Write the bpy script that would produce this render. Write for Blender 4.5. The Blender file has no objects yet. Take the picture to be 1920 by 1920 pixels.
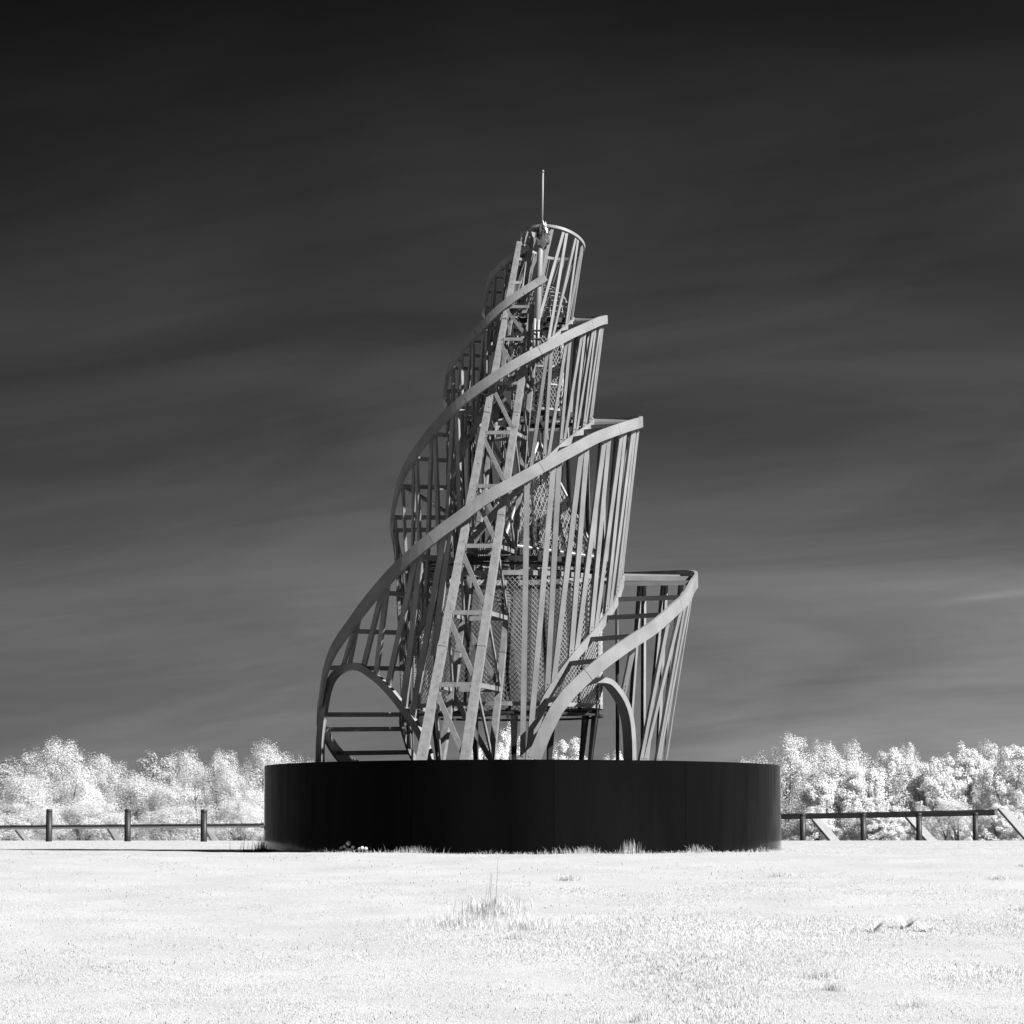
import bpy, math, random
import numpy as np
from mathutils import Vector, Matrix, noise

random.seed(7)
RNG = np.random.default_rng(11)
scene = bpy.context.scene
COL = scene.collection
PI = math.pi

# ------------------------------------------------------------------ camera
F = 6390.0                       # focal length in pixels of the 1920 px photograph
PITCH = math.atan(645.0 / F)
DIST = 63.0
CAM = Vector((-19.5 / F * DIST, -DIST, 1.6))
cam_data = bpy.data.cameras.new("camera")
cam_data.sensor_width = 36.0
cam_data.lens = F / 1920.0 * 36.0
cam_data.clip_start = 0.5
cam_data.clip_end = 5000.0
cam = bpy.data.objects.new("camera", cam_data)
cam.location = CAM
cam.rotation_euler = (PI / 2 + PITCH, 0, 0)
COL.objects.link(cam)
scene.camera = cam

# ------------------------------------------------------------------ sun, sky, exposure
SUN_EL = math.radians(43.0)
SUN_AZ = math.radians(-28.0)     # measured from +X (right) towards the camera
S = Vector((math.cos(SUN_EL) * math.cos(SUN_AZ), math.cos(SUN_EL) * math.sin(SUN_AZ), math.sin(SUN_EL)))
sun_data = bpy.data.lights.new("sun", 'SUN')
sun_data.energy = 5.0
sun_data.angle = math.radians(0.53)
sun_data.color = (1, 1, 1)       # black-and-white photograph: neutral light
sun = bpy.data.objects.new("sun", sun_data)
sun.rotation_euler = S.to_track_quat('Z', 'Y').to_euler()
sun.location = (40, -30, 50)
COL.objects.link(sun)

world = bpy.data.worlds.new("World")
scene.world = world
world.use_nodes = True
nt = world.node_tree
nt.nodes.clear()
def N(tree, kind, **kw):
    n = tree.nodes.new(kind)
    for k, v in kw.items():
        setattr(n, k, v)
    return n
def math_node(tree, op, a, b=None, clamp=False):
    n = N(tree, 'ShaderNodeMath', operation=op, use_clamp=clamp)
    for i, v in enumerate((a, b)):
        if v is None: continue
        if isinstance(v, (int, float)): n.inputs[i].default_value = v
        else: tree.links.new(v, n.inputs[i])
    return n.outputs[0]
sky = N(nt, 'ShaderNodeTexSky', sky_type='NISHITA', sun_disc=False)
sky.sun_elevation = SUN_EL
sky.sun_rotation = math.atan2(S.x, S.y)
sky.air_density = 1.0; sky.dust_density = 0.25; sky.ozone_density = 1.0
sep = N(nt, 'ShaderNodeSeparateColor')
nt.links.new(sky.outputs[0], sep.inputs[0])
tc = N(nt, 'ShaderNodeTexCoord')
sxyz = N(nt, 'ShaderNodeSeparateXYZ')
nt.links.new(tc.outputs['Generated'], sxyz.inputs[0])
# infrared sky: only the long-wave (red) part of the sky, falling off quickly with height
el = math_node(nt, 'MULTIPLY', sxyz.outputs[2], 1 / 0.32, clamp=True)
ramp = N(nt, 'ShaderNodeValToRGB')
nt.links.new(el, ramp.inputs[0])
ramp.color_ramp.interpolation = 'B_SPLINE'
def set_ramp(r, stops):
    e = r.color_ramp.elements
    while len(e) > 1: e.remove(e[-1])
    e[0].position = stops[0][0]; e[0].color = (stops[0][1],) * 3 + (1,)
    for p, v in stops[1:]:
        x = e.new(p); x.color = (v, v, v, 1)
SKY_STOPS = [(0.0, 0.1009), (0.06, 0.0899), (0.114, 0.0781), (0.197, 0.0915), (0.27, 0.0751), (0.343, 0.0498), (0.45, 0.0531), (0.55, 0.0397), (0.65, 0.0275), (0.714, 0.023), (0.77, 0.0137), (0.9, 0.0091), (1.0, 0.0082)]
set_ramp(ramp, SKY_STOPS)
# thin cirrus: a high cloud layer seen in perspective, combed out along the wind
zz_ = math_node(nt, 'ADD', math_node(nt, 'MAXIMUM', sxyz.outputs[2], 0.0), 0.25)
px_ = math_node(nt, 'DIVIDE', sxyz.outputs[0], zz_)
py_ = math_node(nt, 'DIVIDE', sxyz.outputs[1], zz_)
lay = N(nt, 'ShaderNodeCombineXYZ')
nt.links.new(px_, lay.inputs[0]); nt.links.new(py_, lay.inputs[1])
def cloud(rot, sx, sy, scale, detail, rough, dist, lo, hi, seed):
    r0 = N(nt, 'ShaderNodeMapping'); r0.inputs['Rotation'].default_value = (0, 0, rot)
    nt.links.new(lay.outputs[0], r0.inputs[0])
    m = N(nt, 'ShaderNodeMapping'); m.inputs['Scale'].default_value = (sx, sy, 1)
    m.inputs['Location'].default_value = (seed, seed * 0.7, seed * 1.3)
    nt.links.new(r0.outputs[0], m.inputs[0])
    n = N(nt, 'ShaderNodeTexNoise'); n.inputs['Scale'].default_value = scale; n.inputs['Detail'].default_value = detail
    n.inputs['Roughness'].default_value = rough; n.inputs['Distortion'].default_value = dist
    nt.links.new(m.outputs[0], n.inputs[0])
    r = N(nt, 'ShaderNodeMapRange'); r.inputs[1].default_value = 0.3; r.inputs[2].default_value = 0.7
    r.inputs[3].default_value = lo; r.inputs[4].default_value = hi
    nt.links.new(n.outputs[0], r.inputs[0])
    return r.outputs[0]
c1 = cloud(math.radians(24), 2.0, 3.3, 1.0, 4.0, 0.52, 0.8, 0.70, 1.30, 3.1)
c2 = cloud(math.radians(20), 2.6, 13.0, 1.0, 7.0, 0.60, 1.2, 0.92, 1.08, 7.7)
cld = math_node(nt, 'MULTIPLY', c1, c2)
# one thin wisp low on the right
wl = math_node(nt, 'SUBTRACT', sxyz.outputs[2], math_node(nt, 'MULTIPLY_ADD', sxyz.outputs[0], 0.13))
wl.node.inputs[1].links[0].from_node.inputs[2].default_value = 0.0745 - 0.13 * 0.135
wg = math_node(nt, 'POWER', 2.718, math_node(nt, 'MULTIPLY', math_node(nt, 'POWER', math_node(nt, 'ABSOLUTE', math_node(nt, 'DIVIDE', wl, 0.0011)), 2.0), -1.0))
wx = N(nt, 'ShaderNodeMapRange', interpolation_type='SMOOTHSTEP'); wx.inputs[1].default_value = 0.112; wx.inputs[2].default_value = 0.140
nt.links.new(sxyz.outputs[0], wx.inputs[0])
wisp = math_node(nt, 'ADD', math_node(nt, 'MULTIPLY', math_node(nt, 'MULTIPLY', wg, wx.outputs[0]), 0.22), 1.0)
# the sky brightens towards the sun, which stands to the right
sunw = N(nt, 'ShaderNodeMapRange', interpolation_type='SMOOTHSTEP'); sunw.inputs[1].default_value = -0.35; sunw.inputs[2].default_value = 0.35
sunw.inputs[3].default_value = 0.5; sunw.inputs[4].default_value = 1.5
nt.links.new(sxyz.outputs[0], sunw.inputs[0])
v1 = math_node(nt, 'MULTIPLY', sep.outputs[0], ramp.outputs[0])
v2 = math_node(nt, 'MULTIPLY', math_node(nt, 'MULTIPLY', v1, sunw.outputs[0]), math_node(nt, 'MULTIPLY', cld, wisp))
cc = N(nt, 'ShaderNodeCombineColor')
for i in range(3): nt.links.new(v2, cc.inputs[i])
bg = N(nt, 'ShaderNodeBackground')
bg.inputs[1].default_value = 0.1
nt.links.new(cc.outputs[0], bg.inputs[0])
wo = N(nt, 'ShaderNodeOutputWorld')
nt.links.new(bg.outputs[0], wo.inputs[0])

vs = scene.view_settings
vs.view_transform = 'Standard'
vs.look = 'None'
vs.exposure = 1.8
vs.gamma = 1.0
vs.use_curve_mapping = False
scene.cycles.use_denoising = True
scene.cycles.max_bounces = 10
scene.cycles.diffuse_bounces = 5

# ------------------------------------------------------------------ pixel rays of the photograph -> points in the place
FWD = Vector((0, math.cos(PITCH), math.sin(PITCH)))
UPV = Vector((0, -math.sin(PITCH), math.cos(PITCH)))
def P(u, v, Y):
    d = Vector((1, 0, 0)) * (u - 960) + UPV * (960 - v) + FWD * F
    return CAM + d * ((Y - CAM.y) / d.y)
def proj(p):
    q = Vector(p) - CAM
    w = q.dot(FWD)
    return 960 + F * q.x / w, 960 - F * q.dot(UPV) / w

# ------------------------------------------------------------------ materials
MATS = {}
def new_mat(name):
    m = bpy.data.materials.new(name); m.use_nodes = True
    t = m.node_tree; t.nodes.clear()
    out = N(t, 'ShaderNodeOutputMaterial')
    MATS[name] = m
    return m, t, out
def principled(name, lo, hi, rough=0.5, scale=3.0, detail=4, metallic=0.0, spec=0.5, bump=0.0, bscale=40, per_obj=0.0, rvar=0.0, coat=0.0, stretch=None, bstretch=None, bdist=0.01):
    m, t, out = new_mat(name)
    b = N(t, 'ShaderNodeBsdfPrincipled')
    co = N(t, 'ShaderNodeTexCoord')
    n = N(t, 'ShaderNodeTexNoise')
    n.inputs['Scale'].default_value = scale; n.inputs['Detail'].default_value = detail
    if stretch:
        mpn = N(t, 'ShaderNodeMapping'); mpn.inputs['Scale'].default_value = stretch
        t.links.new(co.outputs['Object'], mpn.inputs[0]); t.links.new(mpn.outputs[0], n.inputs[0])
    else:
        t.links.new(co.outputs['Object'], n.inputs[0])
    r = N(t, 'ShaderNodeMapRange')
    r.inputs[1].default_value = 0.3; r.inputs[2].default_value = 0.7
    r.inputs[3].default_value = lo; r.inputs[4].default_value = hi
    t.links.new(n.outputs[0], r.inputs[0])
    val = r.outputs[0]
    if per_obj:
        oi = N(t, 'ShaderNodeObjectInfo')
        k = math_node(t, 'MULTIPLY_ADD', oi.outputs['Random'], per_obj)
        k.node.inputs[2].default_value = 1 - per_obj / 2
        val = math_node(t, 'MULTIPLY', val, k)
    c = N(t, 'ShaderNodeCombineColor')
    for i in range(3): t.links.new(val, c.inputs[i])
    t.links.new(c.outputs[0], b.inputs['Base Color'])
    b.inputs['Roughness'].default_value = rough
    if rvar:
        rr = N(t, 'ShaderNodeMapRange')
        rr.inputs[1].default_value = 0.3; rr.inputs[2].default_value = 0.7
        rr.inputs[3].default_value = rough - rvar; rr.inputs[4].default_value = rough + rvar
        t.links.new(n.outputs[0], rr.inputs[0]); t.links.new(rr.outputs[0], b.inputs['Roughness'])
    b.inputs['Metallic'].default_value = metallic
    b.inputs['Specular IOR Level'].default_value = spec
    if bump:
        n2 = N(t, 'ShaderNodeTexNoise'); n2.inputs['Scale'].default_value = bscale
        n2.inputs['Detail'].default_value = 3
        if bstretch:
            mq = N(t, 'ShaderNodeMapping'); mq.inputs['Scale'].default_value = bstretch
            t.links.new(co.outputs['Object'], mq.inputs[0]); t.links.new(mq.outputs[0], n2.inputs[0])
        else: t.links.new(co.outputs['Object'], n2.inputs[0])
        bn = N(t, 'ShaderNodeBump'); bn.inputs['Strength'].default_value = bump; bn.inputs['Distance'].default_value = bdist
        t.links.new(n2.outputs[0], bn.inputs['Height']); t.links.new(bn.outputs[0], b.inputs['Normal'])
    t.links.new(b.outputs[0], out.inputs[0])
    return m
def leaf_mat(name, lo, hi, trans=0.4, scale=2.0, coords='Object'):
    m, t, out = new_mat(name)
    co = N(t, 'ShaderNodeTexCoord')
    n = N(t, 'ShaderNodeTexNoise'); n.inputs['Scale'].default_value = scale; n.inputs['Detail'].default_value = 3
    t.links.new(co.outputs[coords], n.inputs[0])
    r = N(t, 'ShaderNodeMapRange')
    r.inputs[1].default_value = 0.3; r.inputs[2].default_value = 0.7; r.inputs[3].default_value = lo; r.inputs[4].default_value = hi
    t.links.new(n.outputs[0], r.inputs[0])
    c = N(t, 'ShaderNodeCombineColor')
    for i in range(3): t.links.new(r.outputs[0], c.inputs[i])
    d = N(t, 'ShaderNodeBsdfDiffuse'); tr = N(t, 'ShaderNodeBsdfTranslucent')
    t.links.new(c.outputs[0], d.inputs[0]); t.links.new(c.outputs[0], tr.inputs[0])
    mx = N(t, 'ShaderNodeMixShader'); mx.inputs[0].default_value = trans
    t.links.new(d.outputs[0], mx.inputs[1]); t.links.new(tr.outputs[0], mx.inputs[2])
    t.links.new(mx.outputs[0], out.inputs[0])
    return m
M_PAINT = principled('grey_painted_steel', 0.112, 0.160, rough=0.5, scale=2.2, detail=7, spec=0.2, bump=0.06, bscale=30, per_obj=0.10)
M_GIRD = principled('galvanised_girder_steel', 0.100, 0.145, rough=0.6, scale=9.0, detail=6, spec=0.08, bump=0.05, bscale=60, per_obj=0.06)
M_WIRE = principled('mesh_wire', 0.14, 0.20, rough=0.5, scale=5, spec=0.4)
M_DARK = principled('dark_steel', 0.013, 0.022, rough=0.5, scale=3, spec=0.2)
M_DRUM = principled('black_gloss_panel', 0.0015, 0.003, rough=0.035, scale=1.2, detail=3, spec=0.09, rvar=0.015, stretch=(1, 1, 0.25), bump=0.5, bscale=1.0, bstretch=(1.6, 1.6, 0.05), bdist=0.02)
M_FOIL = principled('crumpled_foil', 0.14, 0.22, rough=0.33, scale=8, metallic=0.9)
M_BOLL = principled('bollard_paint', 0.012, 0.02, rough=0.5, scale=6, spec=0.2)
M_RAIL = principled('weathered_rail', 0.04, 0.065, rough=0.7, scale=4, detail=6, stretch=(0.4, 1, 4))
M_SLAB = principled('pale_slab', 0.10, 0.135, rough=0.7, scale=5, detail=5)
M_BARK = principled('bark', 0.045, 0.10, rough=0.9, scale=6, bump=0.5, bscale=20)
M_LEAF = leaf_mat('feathery_leaves', 0.51, 0.60, 0.52, 1.6)
M_LEAF2 = leaf_mat('broad_leaves', 0.53, 0.64, 0.52, 2.2)
M_LEAF3 = leaf_mat('oak_leaves', 0.28, 0.39, 0.3, 1.4)
M_GRASS = leaf_mat('infrared_grass', 0.44, 0.54, 0.5, 0.35)
M_SOIL = principled('turf', 0.205, 0.245, rough=0.95, scale=0.8, detail=12, spec=0.05, bump=0.4, bscale=25)
M_SEED = principled('dry_seed_head', 0.04, 0.09, rough=0.9, scale=9)
M_LONG = leaf_mat('long_meadow_grass', 0.44, 0.52, 0.45, 2.0)
M_STALK = leaf_mat('dry_stalk', 0.12, 0.2, 0.2, 3)

# ------------------------------------------------------------------ object helpers
def mesh_obj(name, verts, faces, mat, parent=None, smooth=False):
    me = bpy.data.meshes.new(name)
    me.from_pydata([tuple(v) for v in verts], [], faces)
    me.validate(); me.update()
    me.materials.append(mat)
    if smooth:
        me.polygons.foreach_set('use_smooth', [True] * len(me.polygons))
    o = bpy.data.objects.new(name, me)
    COL.objects.link(o)
    if parent is not None: attach(o, parent)
    return o
def attach(o, parent):
    o.parent = parent
    w = parent.location if parent.parent is None else Vector((0, 0, 0))   # nested empties sit at the world origin
    o.matrix_parent_inverse = Matrix.Translation(-w)
def empty(name, loc, parent=None):
    o = bpy.data.objects.new(name, None)
    o.empty_display_size = 0.3
    COL.objects.link(o)
    if parent is None: o.location = loc
    else: attach(o, parent)
    return o
def tag(o, label, cat, group=None, kind=None):
    if label: o['label'] = label
    if cat: o['category'] = cat
    if group: o['group'] = group
    if kind: o['kind'] = kind
    return o
class MB:
    """collects simple solids into one mesh"""
    def __init__(s): s.v = []; s.f = []
    def add(s, verts, faces):
        b = len(s.v); s.v += [tuple(x) for x in verts]; s.f += [tuple(i + b for i in f) for f in faces]
    def beam(s, p0, p1, w, t, n):
        v, f = beam_geo(p0, p1, w, t, n); s.add(v, f)
    def tube(s, pts, r, sides=6, caps=True):
        v, f = tube_geo(pts, r, sides, caps); s.add(v, f)
    def build(s, name, mat, parent=None, smooth=False): return mesh_obj(name, s.v, s.f, mat, parent, smooth)
def beam_geo(p0, p1, w, t, n):
    p0, p1, n = Vector(p0), Vector(p1), Vector(n)
    d = (p1 - p0).normalized()
    s = d.cross(n).normalized(); m = s.cross(d).normalized()
    v = []
    for p in (p0, p1):
        for a, b in ((-1, -1), (1, -1), (1, 1), (-1, 1)):
            v.append(p + s * (a * w / 2) + m * (b * t / 2))
    return v, [(3, 2, 1, 0), (4, 5, 6, 7), (0, 1, 5, 4), (1, 2, 6, 5), (2, 3, 7, 6), (3, 0, 4, 7)]
def channel_geo(p0, p1, w, t, n, wall=0.012):
    """C section: flat web on the n side, two flanges pointing away from n"""
    p0, p1, n = Vector(p0), Vector(p1), Vector(n)
    d = (p1 - p0).normalized()
    s = d.cross(n).normalized(); m = s.cross(d).normalized()
    h = w / 2
    prof = [(-h, 0), (-h, -t), (-h + wall, -t), (-h + wall, -wall), (h - wall, -wall), (h - wall, -t), (h, -t), (h, 0)]
    v = [p + s * a + m * b for p in (p0, p1) for a, b in prof]
    k = len(prof)
    f = [(i, (i + 1) % k, k + (i + 1) % k, k + i) for i in range(k)]
    f += [(0, 3, 2, 1), (0, 7, 4, 3), (7, 6, 5, 4), (k, k + 1, k + 2, k + 3), (k, k + 3, k + 4, k + 7), (k + 7, k + 4, k + 5, k + 6)]
    return v, f
def tube_geo(pts, r, sides=6, caps=True):
    pts = [Vector(p) for p in pts]
    rs = r if isinstance(r, (list, tuple)) else [r] * len(pts)
    v = []; f = []
    ref = Vector((0, 0, 1))
    for i, p in enumerate(pts):
        a = pts[max(i - 1, 0)]; b = pts[min(i + 1, len(pts) - 1)]
        d = (b - a).normalized()
        rr = ref if abs(d.dot(ref)) < 0.9 else Vector((1, 0, 0))
        s = d.cross(rr).normalized(); m = s.cross(d)
        for k in range(sides):
            an = 2 * PI * k / sides
            v.append(p + (s * math.cos(an) + m * math.sin(an)) * rs[i])
    for i in range(len(pts) - 1):
        for k in range(sides):
            k2 = (k + 1) % sides
            f.append((i * sides + k, i * sides + k2, (i + 1) * sides + k2, (i + 1) * sides + k))
    if caps:
        f.append(tuple(range(sides - 1, -1, -1)))
        f.append(tuple((len(pts) - 1) * sides + k for k in range(sides)))
    return v, f
def sweep(pts, ns, w, t, ends=None):
    """flat bar swept along pts: w across (in the surface), t thick along the outward normals ns"""
    pts = [Vector(p) for p in pts]
    v = []; f = []; L = len(pts)
    ws = w if isinstance(w, (list, tuple)) else [w] * L
    for i, p in enumerate(pts):
        nx = pts[i + 1] if i < L - 1 else (ends[1] if ends else pts[i]); pv = pts[i - 1] if i else (ends[0] if ends else pts[i])
        d = (nx - pv).normalized()
        n = Vector(ns[i]); s = d.cross(n).normalized()
        for a, b in ((-1, 0), (1, 0), (1, -1), (-1, -1)):
            v.append(p + s * (a * ws[i] / 2) + n * (b * t))
    for i in range(L - 1):
        for k in range(4):
            k2 = (k + 1) % 4
            f.append((i * 4 + k2, i * 4 + k, (i + 1) * 4 + k, (i + 1) * 4 + k2))
    f.append((0, 1, 2, 3)); f.append(((L - 1) * 4 + 3, (L - 1) * 4 + 2, (L - 1) * 4 + 1, (L - 1) * 4))
    return v, f
def ring_geo(c, r, w, t, n=48, e1=Vector((1, 0, 0)), e2=Vector((0, 1, 0)), up=Vector((0, 0, 1))):
    """hoop: flat band of height w and thickness t"""
    v = []; f = []
    for i in range(n):
        a = 2 * PI * i / n
        d = e1 * math.cos(a) + e2 * math.sin(a)
        for rr, h in ((r, -w / 2), (r, w / 2), (r - t, w / 2), (r - t, -w / 2)):
            v.append(Vector(c) + d * rr + up * h)
    for i in range(n):
        j = (i + 1) % n
        for k in range(4):
            k2 = (k + 1) % 4
            f.append((i * 4 + k, j * 4 + k, j * 4 + k2, i * 4 + k2))
    return v, f

# ------------------------------------------------------------------ terrain
_GD = np.array([-40, 0, 22, 28, 33, 40, 48, 54, 57.0, 60, 66, 80, 100, 112, 124, 128, 134, 142, 200, 3000.0])
_GZ = np.array([-0.6, -0.35, -0.2, -0.14, 0.02, 0.50, 1.05, 1.45, 1.615, 1.66, 1.71, 1.83, 1.98, 2.07, 2.15, 2.10, 0.6, -0.9, -1.2, -1.5])
def pchip(xk, yk):
    xk = np.asarray(xk, float); yk = np.asarray(yk, float)
    h = np.diff(xk); dl = np.diff(yk) / h
    d = np.zeros(len(xk)); d[0] = dl[0]; d[-1] = dl[-1]
    for i in range(1, len(xk) - 1):
        if dl[i - 1] * dl[i] > 0:
            w1 = 2 * h[i] + h[i - 1]; w2 = h[i] + 2 * h[i - 1]
            d[i] = (w1 + w2) / (w1 / dl[i - 1] + w2 / dl[i])
    def ev(x):
        x = np.clip(np.asarray(x, float), xk[0], xk[-1])
        i = np.clip(np.searchsorted(xk, x) - 1, 0, len(xk) - 2)
        t = (x - xk[i]) / h[i]
        return ((1 + 2 * t) * (1 - t) ** 2 * yk[i] + t * (1 - t) ** 2 * h[i] * d[i]
                + t * t * (3 - 2 * t) * yk[i + 1] + t * t * (t - 1) * h[i] * d[i + 1])
    return ev
_gprof = pchip(_GD, _GZ)
def ground_z(x, y):
    x = np.asarray(x, float); y = np.asarray(y, float)
    d = y + DIST
    z = _gprof(d)
    und = 0.035 * np.sin(x * 0.9 + 1.3) * np.sin(y * 0.55 + 0.4) + 0.022 * np.sin(x * 2.1 + y * 1.3) + 0.014 * np.sin(x * 3.7 - y * 2.9 + 2.0)
    return z + 0.5 * und * np.clip((140 - d) / 40, 0, 1) * np.where(d > 58, 0.35, 1.0)

def build_ground():
    xs = np.concatenate([np.linspace(-1500, -45, 14), np.arange(-40, 40.1, 0.5), np.linspace(45, 1500, 14)])
    ys = np.concatenate([np.linspace(-110, -42, 20), np.arange(-40, 80.1, 0.5), np.linspace(84, 140, 12), np.linspace(180, 2500, 12)])
    X, Y = np.meshgrid(xs, ys)
    Z = ground_z(X, Y)
    nx, ny = len(xs), len(ys)
    v = np.stack([X.ravel(), Y.ravel(), Z.ravel()], 1)
    f = [(j * nx + i, j * nx + i + 1, (j + 1) * nx + i + 1, (j + 1) * nx + i) for j in range(ny - 1) for i in range(nx - 1)]
    o = mesh_obj('ground', v, f, M_SOIL, smooth=True)
    o['kind'] = 'structure'
    o['label'] = 'pale sunlit meadow rising gently to the round black plinth'
build_ground()

# ------------------------------------------------------------------ plinth (black drum)
DR = 4.75
Z_RIM = P(979.5, 1424, -DR).z
Z_BOT = 1.50
plinth = empty('plinth', (0, 0, Z_BOT))
tag(plinth, 'low round glossy black drum plinth carrying the spiral tower', 'plinth')
NP = 12
for k in range(NP):
    a0 = 2 * PI * k / NP + 0.11; a1 = a0 + 2 * PI / NP - 0.0012
    n = 16
    v = []; f = []
    prof = [((DR, Z_BOT), (DR, Z_RIM - 0.006)), ((DR, Z_RIM - 0.006), (DR - 0.006, Z_RIM)), ((DR - 0.006, Z_RIM), (DR - 0.06, Z_RIM)), ((DR - 0.06, Z_RIM), (DR - 0.06, Z_BOT))]
    for q0, q1 in prof:                       # each strip keeps its own corners, so the rim stays crisp
        b = len(v)
        for i in range(n + 1):
            a = a0 + (a1 - a0) * i / n
            for r, z in (q0, q1): v.append((r * math.cos(a), r * math.sin(a), z))
        for i in range(n): f.append((b + i * 2, b + i * 2 + 2, b + i * 2 + 3, b + i * 2 + 1))
    mesh_obj('wall_panel', v, f, M_DRUM, plinth, smooth=True)
Z_DECK = Z_RIM - 0.05
dv = [(0, 0, Z_DECK)] + [((DR - 0.065) * math.cos(2 * PI * i / 96), (DR - 0.065) * math.sin(2 * PI * i / 96), Z_DECK) for i in range(96)]
mesh_obj('deck', dv, [(0, 1 + i, 1 + (i + 1) % 96) for i in range(96)], M_DARK, plinth)

# ------------------------------------------------------------------ spiral tower: envelope cone
tower = empty('spiral_tower', (0, 0, Z_DECK))
tag(tower, 'tall grey steel lattice tower of spiral ramps with mast, standing on the black plinth', 'tower')
PXM = P(1060, 1100, 0).x - P(960, 1100, 0).x
PXM /= 100.0                                   # metres per photo pixel in the plane of the tower axis
_cz = [P(970, 1425, 0).z, P(975, 1085, 0).z, P(984, 790, 0).z, P(990, 600, 0).z, P(998, 450, 0).z]
_cx = [P(970, 1425, 0).x, P(975, 1085, 0).x, P(984, 790, 0).x, P(990, 600, 0).x, P(998, 450, 0).x]
def CX(z): return float(np.interp(z, _cz, _cx))
INNER = 0.59
R_DECK = 278 * PXM
class Spiral:
    """a ramp: radius shrinking along the turn, height traced from the photograph"""
    def __init__(s, T, rk):
        s.R = pchip([math.radians(k) for k, _ in rk], [r * PXM for _, r in rk])
        ph = []; zz = []
        for u, v, sd, turn in T:
            a, z = s.hit(u, v, sd, turn)
            if ph and a <= ph[-1] + 0.02: continue
            if zz and z <= zz[-1] + 0.004: z = zz[-1] + 0.004
            ph.append(a); zz.append(z)
        zz = np.array(zz)
        sm = zz.copy(); sm[1:-1] = 0.25 * zz[:-2] + 0.5 * zz[1:-1] + 0.25 * zz[2:]
        s.ph = ph; s.zf = pchip(ph, 0.5 * zz + 0.5 * sm); s.a = ph[0]; s.b = ph[-1]
    def z(s, ph): return float(s.zf(ph))
    def r(s, ph): return float(s.R(ph))
    def hit(s, u, v, side, turn):
        """meet the ray of pixel (u,v) with the ramp's surface on its front or back side"""
        ph = 2 * PI * turn + (-PI / 2 if side == 'f' else PI / 2)
        for _ in range(60):
            r = s.r(ph); y = r * math.sin(ph)
            p = P(u, v, y)
            c = max(-0.9995, min(0.9995, (p.x - CX(p.z)) / r))
            q = math.acos(c)
            ph = 0.5 * ph + 0.5 * (2 * PI * turn + (-q if side == 'f' else q))
        return ph, p.z
    def outer(s, ph, dz=0.0):
        z = s.z(ph); r = s.r(ph); return Vector((CX(z) + r * math.cos(ph), r * math.sin(ph), z + dz))
    def inner(s, ph, dz=0.0):
        z = s.z(ph); r = s.r(ph) * INNER; return Vector((CX(z) + r * math.cos(ph), r * math.sin(ph), z + dz))
T1 = [(1001, 1424, 'f', 0), (1024, 1368, 'f', 0), (1052, 1316, 'f', 0), (1087, 1281, 'f', 0), (1134, 1239, 'f', 0), (1181, 1206, 'f', 0),
      (1228, 1176, 'f', 0), (1263, 1146, 'f', 0), (1291, 1118, 'f', 0), (1303, 1098, 'f', 0),
      (1270, 1076, 'b', 0), (1150, 1085, 'b', 0), (1000, 1098, 'b', 0), (850, 1108, 'b', 0), (775, 1090, 'b', 0),
      (746, 1050, 'b', 0), (737, 1005, 'b', 0), (733, 965, 'f', 1),
      (741, 925, 'f', 1), (754, 888, 'f', 1), (777, 848, 'f', 1), (806, 810, 'f', 1), (837, 776, 'f', 1), (872, 746, 'f', 1), (918, 713, 'f', 1),
      (964, 682, 'f', 1), (1000, 663, 'f', 1), (1034, 647, 'f', 1), (1081, 623, 'f', 1), (1133, 598, 'f', 1),
      (1105, 600, 'b', 1), (1015, 617, 'b', 1), (940, 621, 'b', 1), (915, 598, 'b', 1), (908, 565, 'f', 2), (911, 540, 'f', 2), (920, 518, 'f', 2), (941, 494, 'f', 2), (964, 477, 'f', 2), (993, 462, 'f', 2)]
T2 = [(690, 1448, 'b', -1), (640, 1425, 'b', -1), (606, 1374, 'b', -1), (598, 1312, 'f', 0), (603, 1280, 'f', 0), (618, 1229, 'f', 0), (654, 1173, 'f', 0), (696, 1118, 'f', 0),
      (747, 1062, 'f', 0), (815, 1002, 'f', 0), (872, 960, 'f', 0), (906, 937, 'f', 0), (958, 908, 'f', 0), (1015, 876, 'f', 0), (1072, 845, 'f', 0),
      (1130, 817, 'f', 0), (1200, 791, 'f', 0),
      (1170, 789, 'b', 0), (1050, 800, 'b', 0), (930, 806, 'b', 0), (860, 790, 'b', 0), (836, 760, 'b', 0), (831, 730, 'f', 1), (837, 699, 'f', 1), (849, 675, 'f', 1),
      (870, 647, 'f', 1), (898, 616, 'f', 1), (922, 591, 'f', 1), (952, 566, 'f', 1), (987, 542, 'f', 1), (1024, 519, 'f', 1)]
SP = [Spiral(T1, [(-100, 376), (-90, 372), (0, 331), (180, 247), (360, 148), (540, 88), (615, 76)]),
      Spiral(T2, [(-225, 390), (-180, 376), (-90, 276), (0, 220), (180, 155), (275, 122)])]
def width_at(R): return float(np.interp(R, [0.8, 1.4, 2.0, 2.6, 3.4], [0.105, 0.150, 0.175, 0.207, 0.24]))
STEP = math.radians(12.86)
PH0 = math.radians(-76.6)
def joints(sp):
    k0 = math.ceil((sp.a - PH0) / STEP); k1 = math.floor((sp.b - PH0) / STEP)
    return [PH0 + k * STEP for k in range(k0, k1 + 1)]
def radial(phi): return Vector((math.cos(phi), math.sin(phi), 0))
ramps = []
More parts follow.
